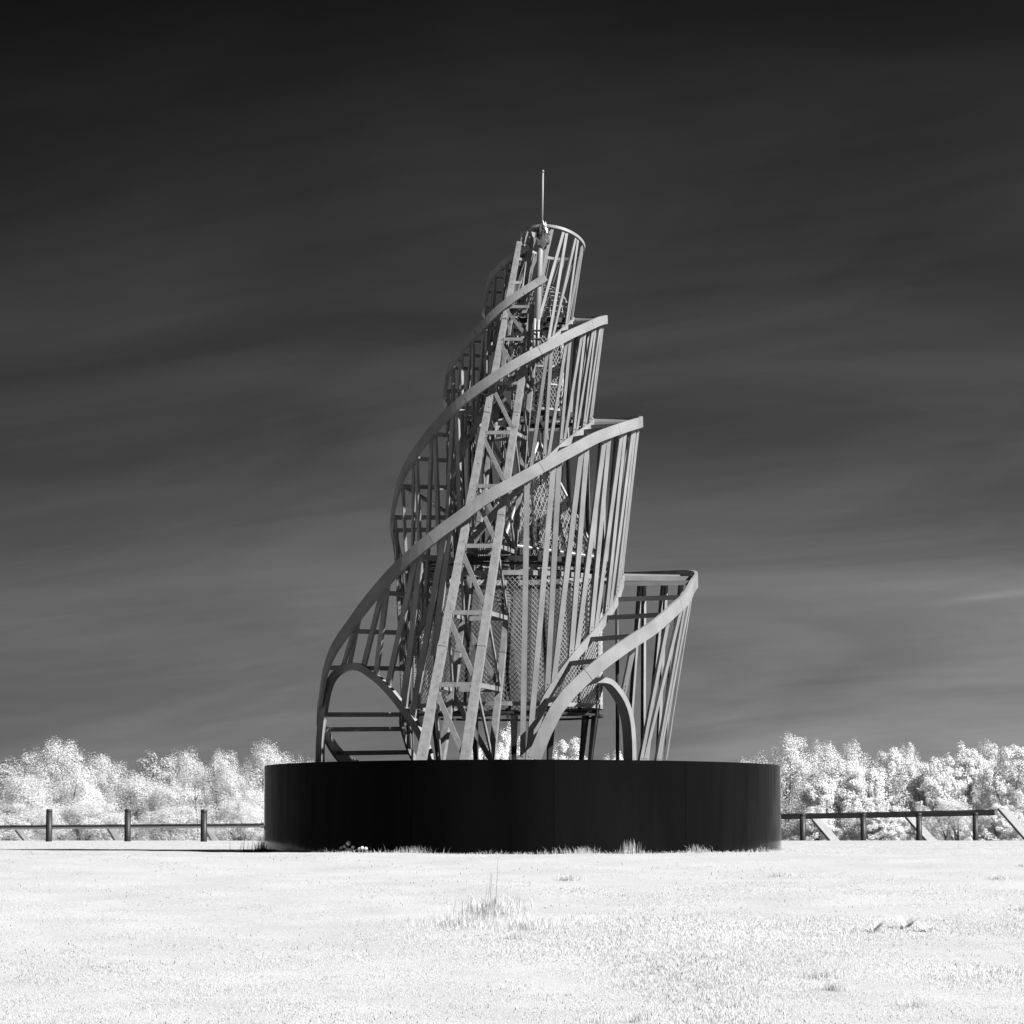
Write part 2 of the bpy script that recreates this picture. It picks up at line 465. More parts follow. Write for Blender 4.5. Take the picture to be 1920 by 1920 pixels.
for si, sp in enumerate(SP):
    ramp_o = empty('spiral_ramp', (0, 0, 0), tower)
    ramps.append(ramp_o)
    # outer rail: bolted plates, three bays each
    cuts = [sp.a] + [j + STEP * 0.5 for i, j in enumerate(joints(sp)) if i % 3 == (1 if si else 0)] 
    cuts = [c for c in cuts if c < sp.b - 0.1] + [sp.b]
    for a, b in zip(cuts[:-1], cuts[1:]):
        n = max(4, int((b - a) / math.radians(2.6)))
        gap = 0.0035 / sp.r(a)
        phs = [(a + gap) + (b - a - 2 * gap) * i / n for i in range(n + 1)]
        ns = [radial(ph) for ph in phs]; ws = [width_at(sp.r(ph)) for ph in phs]
        dl = (b - a) / n; e0 = max(sp.a, a - dl); e1_ = min(sp.b, b + dl)
        v, f = sweep([sp.outer(ph) for ph in phs], ns, ws, 0.06, (sp.outer(e0), sp.outer(e1_)))
        mesh_obj('rail_plate', v, f, M_PAINT, ramp_o)
        v, f = sweep([sp.inner(ph) for ph in phs], ns, [w * 0.60 for w in ws], 0.04, (sp.inner(e0), sp.inner(e1_)))
        mesh_obj('inner_rail', v, f, M_PAINT, ramp_o)
    for ph in joints(sp):
        z = sp.z(ph)
        if z < Z_DECK + 0.12: continue
        p0 = sp.outer(ph, -0.02) - radial(ph) * 0.062; p1 = sp.inner(ph, -0.02) + radial(ph) * 0.001
        v, f = beam_geo(p0, p1, 0.085 * (0.45 + 0.55 * min(1, sp.r(ph) / 2.5)), 0.045, radial(ph + PI / 2))
        mesh_obj('rung', v, f, M_PAINT, ramp_o)

# girder line (for keeping struts out of its slot)
def gl(v): return 790 + 0.190 * (1425 - v)
def gr(v): return 872 + 0.149 * (1425 - v)
def gr2(v): return 921 + 0.105 * (1425 - v)
def girder_y(v): return -4.15 + (1425 - v) / 975.0 * 3.50
def girder_d(v): return 1.9 - (1425 - v) / 975.0 * 1.6

def deck_pt(phi): return Vector((CX(Z_DECK) + R_DECK * math.cos(phi), R_DECK * math.sin(phi), Z_DECK))
def next_lower(phi, z):
    best = None
    for sp in SP:
        m0 = math.ceil((sp.a - phi) / (2 * PI)); m1 = math.floor((sp.b - phi) / (2 * PI))
        for m in range(m0, m1 + 1):
            ph = phi + 2 * PI * m; zz = sp.z(ph)
            if zz < z - 0.45 and (best is None or zz > best[1]): best = (ph, zz, sp)
    if best is None or best[1] < Z_DECK + 0.3: return deck_pt(phi)
    return best[2].inner(best[0]) - radial(best[0]) * 0.045 + Vector((0, 0, -0.03))
BOLTS = MB()
def strut(p0, p1, phi, w, parent, t=0.05):
    v, f = channel_geo(p0, p1, w, t, radial(phi))
    p0 = Vector(p0); p1 = Vector(p1); L = (p1 - p0).length; n = radial(phi)
    for k in ((0.13 / L, 1 - 0.16 / L, 1 - 0.09 / L) if t > 0.04 else ()):
        q = p0.lerp(p1, k); BOLTS.beam(q - n * 0.004, q + n * 0.008, 0.017, 0.017, (0, 0, 1))
    return mesh_obj('strut', v, f, M_PAINT, parent)
def blocked(p0, p1):
    for k in (0.1, 0.3, 0.5, 0.7, 0.9):
        p = p0.lerp(p1, k)
        if p.y > 0.1: continue
        u, v = proj(p)
        if gl(v) - 4 < u < gr2(v) + 12: return True
    return False
def zigzag(tops, parent):
    for ph, z, p, R in tops:
        for sgn in (-1, 1):
            pb = ph - STEP * 0.82 if sgn < 0 else ph + STEP * 0.18
            w = float(np.interp(R, [1.2, 1.8, 2.3, 3.3], [0.045, 0.058, 0.095, 0.10]))
            tdir = Vector((-math.sin(ph), math.cos(ph), 0)); bdir = Vector((-math.sin(pb), math.cos(pb), 0))
            top = p - radial(ph) * 0.064 + tdir * (sgn * w * 0.51)
            b = next_lower(pb, z) - bdir * (sgn * w * 0.51)
            if blocked(top, b): continue
            if parent is ramps[0] and math.radians(40) < ph < math.radians(165) and b.z < Z_DECK + 0.1: continue   # the back of the first turn stands clear
            if parent is ramps[0] and ph < 0.2 and proj(b)[0] < 1193: continue
            strut(top, b, 0.5 * (ph + pb), w, parent)
for si, sp in enumerate(SP):
    tops = []
    for ph in joints(sp):
        p = sp.outer(ph); z = p.z
        u, v = proj(p)
        if si == 0 and ph < 0.2 and u < 1198: continue              # arch opening below the first rise
        if si == 1 and ph < -math.radians(90) and u < 800: continue # arch opening on the left (struts set by hand below)
        if z < Z_DECK + 0.8: continue
        if sp.r(ph) < 1.25 and round((ph - PH0) / STEP) % 2: continue   # wider bays near the top
        tops.append((ph, z, p, sp.r(ph)))
    zigzag(tops, ramps[si])

# arches at the foot of the two ramps
def smooth_curve(pts, n=48):
    """Catmull-Rom through pts, evenly resampled"""
    pts = [Vector(p) for p in pts]
    q = [pts[0] * 2 - pts[1]] + pts + [pts[-1] * 2 - pts[-2]]
    fine = []
    for i in range(1, len(q) - 2):
        for k in range(12):
            t = k / 12
            fine.append(0.5 * ((2 * q[i]) + (q[i + 1] - q[i - 1]) * t + (2 * q[i - 1] - 5 * q[i] + 4 * q[i + 1] - q[i + 2]) * t * t + (3 * q[i] - q[i - 1] - 3 * q[i + 1] + q[i + 2]) * t ** 3))
    fine.append(pts[-1])
    for _ in range(6):
        fine = [fine[0]] + [(fine[i - 1] + 2 * fine[i] + fine[i + 1]) / 4 for i in range(1, len(fine) - 1)] + [fine[-1]]
    t = [0.0]
    for i in range(1, len(fine)): t.append(t[-1] + (fine[i] - fine[i - 1]).length)
    s = np.linspace(0, t[-1], n)
    return [Vector([float(np.interp(x, t, [p[k] for p in fine])) for k in range(3)]) for x in s]
def arch(px, ya, yb, w, name, normal, thick):
    L = len(px)
    x0 = px[0][0]; x1 = px[-1][0]
    pts = [P(u, v, ya + (yb - ya) * (u - x0) / (x1 - x0)) for u, v in px]
    pts = smooth_curve(pts, 60)
    v, f = sweep(pts, [normal] * len(pts), w, thick)
    # end on the deck
    mesh_obj(name, v, f, M_PAINT, tower)
    return pts
A1 = arch([(597, 1440), (598, 1385), (605, 1323), (614, 1284), (629, 1261), (650, 1250), (672, 1251), (693, 1264), (714, 1281), (735, 1304), (754, 1329), (772, 1354), (787, 1380), (799, 1408), (808, 1438)],
          -0.35, -2.3, 0.135, 'foot_arch', Vector((-0.56, -0.83, 0)).normalized(), 0.10)
A2 = arch([(1072, 1300), (1090, 1287), (1107, 1279), (1125, 1275), (1146, 1278), (1162, 1294), (1176, 1317), (1185, 1347), (1189, 1387), (1190, 1436)],
          -3.30, -2.2, 0.098, 'foot_arch', Vector((0.66, -0.75, 0)).normalized(), 0.24)
def arch_at(pts, u):
    best = min(pts, key=lambda p: abs(proj(p)[0] - u)); return best
def hand_strut(si, top_px, bot_px, arch_pts, w):
    a, z = SP[si].hit(top_px[0], top_px[1], 'f', 0)
    p0 = SP[si].outer(a) - radial(a) * 0.064
    p1 = P(bot_px[0], bot_px[1], arch_at(arch_pts, bot_px[0]).y + 0.05)
    strut(p0, p1, a, w, ramps[si])
for tp, bp in [((660, 1184), (641, 1250)), ((665, 1180), (653, 1248)), ((712, 1122), (679, 1253)), ((720, 1113), (703, 1268)),
               ((776, 1056), (725, 1290)), ((784, 1050), (756, 1332)), ((831, 1010), (771, 1352)), ((840, 1004), (812, 1230))]:
    hand_strut(1, tp, bp, A1, 0.095 if tp[0] < 700 else 0.115)
hand_strut(0, (1196, 1212), (1170, 1302), A2, 0.11)

# ------------------------------------------------------------------ inclined girder
girder = empty('girder', (0, 0, 0), tower)
def gp(which, v):
    y = girder_y(v)
    if which == 'L': return P(gl(v), v, y)
    if which == 'R': return P(gr(v), v, y)
    f = P(gr2(v), v, y + girder_d(v)) if which == 'B' else P(gl(v) + 0.75 * (gr2(v) - gr(v)), v, y + girder_d(v))
    z = P(gl(v), v, y).z
    return Vector((f.x, f.y, z))
VB, VT = 1442, 455
def cw(v): return 0.09 + 0.07 * (v - 450) / 975.0
NS = 7
NF = (-0.16, -0.987, 0); NSD = (0.987, -0.16, 0)
for wch, nrm in (('L', NF), ('R', NF), ('B', NSD), ('K', (-0.966, 0.26, 0))):
    vals = [VB, 1214, 968, 775, 600, VT]
    if wch == 'R': vals = [VB, 1214, 968, 775, 572]
    for a, b in zip(vals[:-1], vals[1:]):
        p0 = gp(wch, a); p1 = gp(wch, b + (1.2 if b != VT else 0))
        v1, f1 = beam_geo(p0, p1, cw(a), (0.19 if wch in 'LR' else 0.12) * cw(a) / 0.17, nrm)
        v2, _ = beam_geo(p0, p1, cw(b), (0.19 if wch in 'LR' else 0.12) * cw(b) / 0.17, nrm)
        mesh_obj('chord', v1[:4] + v2[4:], f1, M_GIRD, girder)
LV = [1284, 1149, 1024, 912, 812, 719, 637, 576]
def panel(a_, b_, v, prev, nrm, off):
    n = Vector(nrm)
    s = cw(v)
    pa = gp(a_, v); pb = gp(b_, v)
    e = (pb - pa).normalized()
    vv, ff = beam_geo(pa + e * s * 0.5 + n * off, pb - e * s * 0.5 + n * off, 0.095 * s / 0.17, 0.04, nrm)
    mesh_obj('cross_bar', vv, ff, M_GIRD, girder)
    q0 = gp(a_, v + 6); q1 = gp(b_, prev - 4)
    e = (q1 - q0).normalized()
    vv, ff = beam_geo(q0 + e * s * 0.3 + n * (off - 0.01), q1 - e * s * 0.3 + n * (off - 0.01), 0.105 * s / 0.17, 0.035, nrm)
    mesh_obj('diagonal_brace', vv, ff, M_GIRD, girder)
prev = 1425
for v in LV:
    panel('L', 'R', v, prev, NF, 0.06)
    panel('R', 'B', v, prev, NSD, 0.03)
    panel('K', 'B', v, prev, NF, 0.0)
    panel('L', 'K', v, prev, (-0.966, 0.26, 0), 0.02)
    prev = v
v, f = beam_geo(P(977, 580, girder_y(580) + 0.12), P(998, 436, girder_y(436) + 0.05), 0.10, 0.06, (0.3, -1, 0)); mesh_obj('upper_chord', v, f, M_GIRD, girder)
for v_ in (530, 486):
    q0 = gp('L', v_); q1 = P(977 + (580 - v_) * 0.146, v_, girder_y(v_) + 0.1)
    v, f = beam_geo(q0, q1, 0.05, 0.03, (0, -1, 0)); mesh_obj('cross_bar', v, f, M_GIRD, girder)
# bolt heads down the chords
mb = MB()
for wch in ('L', 'R'):
    for v in np.arange(470 if wch == 'L' else 590, 1420, 21.0):
        for s_ in (-0.26, 0.26):
            if random.random() < 0.45: continue
            p = gp(wch, v) + Vector((0.966, -0.26, 0)) * (s_ * cw(v)) + Vector(NF) * (0.095 * cw(v) / 0.17)
            r = 0.0085
            mb.beam(p, p + Vector(NF) * 0.012, r * 1.7, r * 1.7, (0, 0, 1))
o = mb.build('bolts', M_WIRE, girder); o['kind'] = 'stuff'

# ------------------------------------------------------------------ top hoop and its struts
tc_ = P(1036, 455, 0.0)
k_ = (P(1097, 460, 0) - P(1036, 460, 0)).x
e1 = Vector((k_, 0, -0.10)); e2 = Vector((0.0, k_, -0.20))
up_ = e1.cross(e2).normalized()
v, f = ring_geo(tc_, 1.0, 0.055, 0.04, 72, e1, e2, up_)
hoop = mesh_obj('top_hoop', v, f, M_PAINT, tower)
nH = 13
for k in range(nH):
    ph = 2 * PI * k / nH - math.radians(66)
    p = tc_ + (e1 * math.cos(ph) + e2 * math.sin(ph)) * 0.96 - up_ * 0.03
    tdir = Vector((-math.sin(ph), math.cos(ph), 0))
    for sgn, pb in ((-1, ph - 2 * PI / nH * 0.95), (1, ph)):
        b = next_lower(pb, P(1036, 520, 0).z)
        strut(p + tdir * sgn * 0.035, b - tdir * sgn * 0.03, ph, 0.055, tower, 0.03)

o = BOLTS.build('bolts', M_DARK, tower); o['kind'] = 'stuff'

# ------------------------------------------------------------------ mast
mast = empty('mast', (0, 0, 0), tower)
m0 = P(1004, 652, -1.50); m1 = P(1013, 470, -0.85); m2 = P(1016, 425, -0.72); m3 = P(1018, 324, -0.70)
v, f = tube_geo([m0, m1, m2], [0.062, 0.055, 0.04], 14); mesh_obj('tube', v, f, M_PAINT, mast, smooth=True)
v, f = tube_geo([m2 - Vector((0, 0, 0.1)), m3], [0.022, 0.019], 10); sp_ = mesh_obj('spire', v, f, M_PAINT, mast, smooth=True)
v, f = tube_geo([m3, m3 + Vector((0, 0, 0.03)), m3 + Vector((0, 0, 0.05))], [0.023, 0.023, 0.014], 10); mesh_obj('spire_cap', v, f, M_PAINT, mast, smooth=True)
for (u0, v0, u1, v1_) in ((1001, 650, 1003, 598), (1008, 655, 1010, 600)):
    v, f = tube_geo([P(u0, v0, -1.62), P(u1, v1_, -1.42)], 0.026, 8); mesh_obj('clamp_tube', v, f, M_WIRE, mast, smooth=True)
for vv_ in (620, 636):
    v, f = tube_geo([P(996, vv_, -1.58), P(1014, vv_, -1.58)], 0.02, 6); mesh_obj('clamp_bar', v, f, M_DARK, mast)
# crumpled foil bundle tied at the mast head
import bmesh
bm = bmesh.new()
bmesh.ops.create_icosphere(bm, subdivisions=3, radius=1.0)
cc_ = P(1017, 443, -0.86)
for vert in bm.verts:
    q = vert.co.copy()
    nn = noise.cell_vector(q * 2.6) * 0.30 + noise.noise_vector(q * 3.1) * 0.26
    q = q + nn
    taper = 1.0 - 0.35 * max(0, q.z)
    vert.co = cc_ + Vector((q.x * 0.125 * taper, q.y * 0.10 * taper, q.z * 0.245))
me = bpy.data.meshes.new('foil_bundle'); bm.to_mesh(me); bm.free(); me.materials.append(M_FOIL)
fo = bpy.data.objects.new('foil_bundle', me); COL.objects.link(fo); attach(fo, mast)
fo['label'] = 'crumpled shiny foil bundle tied at the foot of the spire'

# ------------------------------------------------------------------ hanging mesh volumes
def helix_mesh(c, r0, r1, z0, z1, n, pitch_turn, wire, segs, jitter=0.0):
    mb = MB()
    for sg in (1, -1):
        for k in range(n):
            a = 2 * PI * k / n
            pts = []
            for i in range(segs + 1):
                t = i / segs
                an = a + sg * pitch_turn * t
                r = r0 + (r1 - r0) * t + (0.006 * sg)
                pts.append((c[0] + r * math.cos(an), c[1] + r * math.sin(an), z0 + (z1 - z0) * t))
            mb.tube(pts, wire, 3, False)
    return mb
# big lower cylinder
cyl = empty('mesh_cylinder', (0, 0, 0), tower)
cx = P(952, 1200, 0).x; cr = P(1129, 1200, 0).x - cx
zb = P(952, 1327, 0).z; zt = P(952, 1088, 0).z
o = helix_mesh((cx, 0), cr, cr, zb, zt, 128, 1.22, 0.005, 22).build('wire_mesh', M_WIRE, cyl); o['kind'] = 'stuff'
for z_, w_ in ((zb, 0.075), (zb - 0.16, 0.04), (zt, 0.085), (zt + 0.17, 0.05)):
    v, f = ring_geo((cx, 0, z_), cr + 0.02, w_, 0.05, 64); mesh_obj('hoop', v, f, M_PAINT if w_ > 0.05 else M_DARK, cyl, smooth=False)
for k in range(14):
    a = 2 * PI * k / 14 + 0.2
    d = radial(a)
    v, f = beam_geo(Vector((cx, 0, zb)) + d * (cr - 0.05), Vector((cx, 0, zt)) + radial(a + 0.09) * (cr - 0.05), 0.05, 0.03, d)
    mesh_obj('post', v, f, M_DARK, cyl)
for k in range(6):   # floor beams under the cylinder
    a = PI * k / 6
    v, f = beam_geo(Vector((cx, 0, zb - 0.1 - 0.002 * k)) + radial(a) * (cr - 0.06), Vector((cx, 0, zb - 0.1 - 0.002 * k)) - radial(a) * (cr - 0.06), 0.06, 0.05, (0, 0, 1))
    mesh_obj('floor_beam', v, f, M_DARK, cyl)
for (a, w_) in ((-0.35, 0.16), (0.55, 0.12), (1.5, 0.14), (2.5, 0.14), (3.45, 0.16), (4.35, 0.13), (5.2, 0.13)):
    d = radial(a)
    p0 = Vector((cx, 0, zb - 0.06)) + d * (cr - 0.03); p1 = Vector((cx, 0, Z_DECK)) + d * (cr - 0.16)
    v, f = beam_geo(p0, p1, w_, 0.09, d); v2, _ = beam_geo(p0, p1, w_ * 0.55, 0.06, d)
    mesh_obj('support_leg', v[:4] + v2[4:], f, M_DARK, cyl)
# platform between the cylinder and the pyramid
def platform(u, v, r, beams, name='platform'):
    pl = empty(name, (0, 0, 0), tower)
    c = P(u, v, 0)
    vv, ff = ring_geo(c, r, 0.09, 0.06, 48); mesh_obj('ring_beam', vv, ff, M_DARK, pl)
    for k in range(beams):
        a = PI * k / beams + 0.25
        vv, ff = beam_geo(c + radial(a) * (r - 0.07) + Vector((0, 0, 0.003 * k)), c - radial(a) * (r - 0.07) + Vector((0, 0, 0.003 * k)), 0.05, 0.08, (0, 0, 1))
        mesh_obj('joist', vv, ff, M_DARK if k % 2 else M_PAINT, pl)
    return c
platform(965, 1062, 1.80, 6)
platform(1015, 787, 0.95, 5)
platform(1022, 608, 0.62, 4)
# pyramid
pyr = empty('mesh_pyramid', (0, 0, 0), tower)
apex = P(1010, 826, 0.0)
bc = P(1012, 1042, 0.0)
cor = [P(942, 1020, -1.0), P(1120, 1045, 0.15), P(1070, 1052, 1.15), P(905, 1035, 0.2)]
def mesh_tri(mb, A, B, C, step, wire):
    """two families of wires on a triangle A(apex) B C, parallel to AB and AC"""
    n = int((B - C).length / step)
    for i in range(1, n):
        t = i / n
        q = B.lerp(C, t)
        mb.tube([q, A.lerp(C, t)], wire, 3, False)       # parallel to AB
        mb.tube([q, A.lerp(B, 1 - t)], wire, 3, False)   # parallel to AC
    for i in range(1, n, 3):
        t = i / n
        mb.tube([A.lerp(B, t), A.lerp(C, t)], wire, 3, False)
for i in range(4):
    B, C = cor[i], cor[(i + 1) % 4]
    mb = MB(); mesh_tri(mb, apex, B, C, 0.085, 0.006)
    o = mb.build('wire_mesh', M_WIRE, pyr); o['kind'] = 'stuff'
    v, f = tube_geo([apex, B], 0.03, 6); mesh_obj('edge_tube', v, f, M_WIRE, pyr)
    v, f = tube_geo([B, C], 0.03, 6); mesh_obj('base_tube', v, f, M_WIRE, pyr)
# upper cylinder
uc = empty('mesh_drum', (0, 0, 0), tower)
ux = P(1009, 700, 0).x; ur = P(1056, 700, 0).x - ux
uzb = P(1009, 772, 0).z; uzt = P(1009, 628, 0).z
o = helix_mesh((ux, 0), ur, ur, uzb, uzt, 40, 2.1, 0.0052, 20).build('wire_mesh', M_WIRE, uc); o['kind'] = 'stuff'
for t_, w_ in ((0.0, 0.04), (0.32, 0.03), (0.55, 0.035), (1.0, 0.045)):
    v, f = ring_geo((ux, 0, uzb + (uzt - uzb) * t_), ur + 0.015, w_, 0.03, 40); mesh_obj('hoop', v, f, M_WIRE, uc)
for k in range(8):
    a = 2 * PI * k / 8 + 0.4
    v, f = beam_geo(Vector((ux, 0, uzb)) + radial(a) * (ur - 0.03), Vector((ux, 0, uzt)) + radial(a) * (ur - 0.03), 0.03, 0.02, radial(a)); mesh_obj('post', v, f, M_DARK, uc)
# wire dome
dm = empty('wire_dome', (0, 0, 0), tower)
dc = P(1021, 602, 0); drr = P(1072, 602, 0).x - dc.x; dh = P(1021, 536, 0).z - dc.z
for k in range(9):
    t = k / 9
    r = drr * math.cos(t * PI / 2 * 0.97); z = dc.z + dh * math.sin(t * PI / 2 * 0.97)
    pts = [(dc.x + r * math.cos(2 * PI * i / 36), r * math.sin(2 * PI * i / 36), z) for i in range(37)]
    v, f = tube_geo(pts, 0.007, 5, False); mesh_obj('wire_hoop', v, f, M_WIRE, dm)
for k in range(6):
    a = PI * k / 6 + 0.2
    pts = [(dc.x + drr * math.cos(q) * math.cos(a), drr * math.cos(q) * math.sin(a), dc.z + dh * math.sin(q)) for q in np.linspace(0, PI, 21)]
    v, f = tube_geo(pts, 0.007, 5, False); mesh_obj('wire_rib', v, f, M_WIRE, dm)
# slim posts under the first ramp
for (u, y, vt) in ((1157, -0.3, 1108),):
    p1 = P(u, vt, y); v, f = tube_geo([Vector((p1.x, p1.y, Z_DECK)), p1], 0.036, 10); mesh_obj('prop_post', v, f, M_DARK, tower, smooth=True)

# ------------------------------------------------------------------ bollards
def gz(x, y): return float(ground_z(x, y))
def bollard(u, vbase, d, h, label):
    p = P(u, vbase, d - DIST); z0 = gz(p.x, p.y) - 0.03
    root = empty('bollard', (p.x, p.y, z0)); tag(root, label, 'bollard', 'dark bollards along the meadow edge')
    r = 0.105; n = 18
    def lathe(prof, name, mat):
        v = []; f = []
        for rr, z in prof:
            for i in range(n): v.append((p.x + rr * math.cos(2 * PI * i / n), p.y + rr * math.sin(2 * PI * i / n), z0 + z))
        for j in range(len(prof) - 1):
            for i in range(n): f.append((j * n + i, j * n + (i + 1) % n, (j + 1) * n + (i + 1) % n, (j + 1) * n + i))
        f.append(tuple((len(prof) - 1) * n + i for i in range(n)))
        return mesh_obj(name, v, f, mat, root, smooth=True)
    lathe([(r, 0), (r, h - 0.10)], 'post', M_BOLL)
    lathe([(r - 0.015, h - 0.10), (r - 0.015, h - 0.08)], 'neck', M_DARK)
    lathe([(r + 0.004, h - 0.08), (r + 0.004, h - 0.025), (r - 0.02, h - 0.004), (r - 0.06, h)], 'cap', M_BOLL)
for u, vt, label in ((91.5, 1517, 'dark round bollard, leftmost of the three left of the black plinth'),
                     (239, 1517, 'dark round bollard, middle one of the three left of the black plinth'),
                     (382, 1518, 'dark round bollard nearest the left side of the black plinth')):
    p = P(u, 1578, 112 - DIST); h = P(u, vt, 112 - DIST).z - gz(p.x, p.y) + 0.03
    bollard(u, 1578, 112, h, label)
for u, vt, label in ((1505.5, 1525, 'dark round bollard nearest the right side of the black plinth'),
                     (1619, 1525.5, 'dark round bollard, second to the right of the black plinth'),
                     (1723.5, 1524, 'dark round bollard, third to the right, in front of a pale slanting slab'),
                     (1829.5, 1523.5, 'dark round bollard, farthest right of all the bollards')):
    p = P(u, 1578, 122 - DIST); h = P(u, vt, 122 - DIST).z - gz(p.x, p.y) + 0.03
    bollard(u, 1578, 122, h, label)

# ------------------------------------------------------------------ low rail with slanting slabs behind the bollards
railing = empty('railing', tuple(P(980, 1580, 133 - DIST)))
tag(railing, 'long low dark rail with pale slanting slabs running behind the bollards', 'railing')
RP = [(-420, 1556, 130), (0, 1552, 131), (490, 1548.3, 133), (980, 1541.5, 135), (1465, 1531.8, 134), (1700, 1527.6, 129), (1868, 1524, 125)]
for (a, b) in zip(RP[:-1], RP[1:]):
    p0 = P(a[0] + 0.3, a[1], a[2] - DIST); p1 = P(b[0], b[1], b[2] - DIST)
    hb = 0.135 if a[0] < 400 else 0.19
    v, f = beam_geo(p0, p1, hb, 0.16, (0, -1, 0.0)); mesh_obj('rail_beam', v, f, M_RAIL, railing)
    v, f = beam_geo(p0 + Vector((0, 0, hb / 2 + 0.016)), p1 + Vector((0, 0, hb / 2 + 0.016)), 0.022, 0.26, (0, -1, 0.0)); mesh_obj('capping', v, f, M_DARK, railing)
def slab(px, d):
    # px: four corners (top-left, top-right, bottom-right, bottom-left)
    ds = (0.0, 0.55, 0.55, 0.0) if px[0][0] > 960 else (0.0, 0.06, 0.06, 0.0)
    d -= 0.0 if px[0][0] > 960 else 0.55
    P4 = [P(u, v, d - DIST + k) for (u, v), k in zip(px, ds)]
    n = (P4[1] - P4[0]).cross(P4[3] - P4[0]).normalized()
    if n.y > 0: n = -n
    back = [p - n * 0.07 for p in P4]
    b = [p for p in P4] + back
    f = [(0, 1, 2, 3), (7, 6, 5, 4), (0, 4, 5, 1), (1, 5, 6, 2), (2, 6, 7, 3), (3, 7, 4, 0)]
    mesh_obj('slanting_slab', b, f, M_SLAB, railing)
    # dark edge strip with studs on the left edge
    v, f = beam_geo(P4[0] + Vector((-0.03, -0.02, 0)), P4[3] + Vector((-0.03, -0.02, 0)), 0.07, 0.05, n)
    mesh_obj('edge_strip', v, f, M_DARK, railing)
for px, d in (([(1524, 1537), (1541, 1537), (1580, 1582), (1562, 1582)], 133.6), ([(1699, 1532), (1716, 1532), (1763, 1582), (1743, 1582)], 129.4),
              ([(1873, 1517), (1892, 1517), (1950, 1582), (1930, 1582)], 124.6),
              ([(30, 1556), (42, 1556), (60, 1584), (52, 1584)], 131.4), ([(203, 1554), (215, 1554), (236, 1584), (221, 1584)], 132.2), ([(384, 1552), (394, 1552), (416, 1584), (401, 1584)], 132.8)):
    slab(px, d)
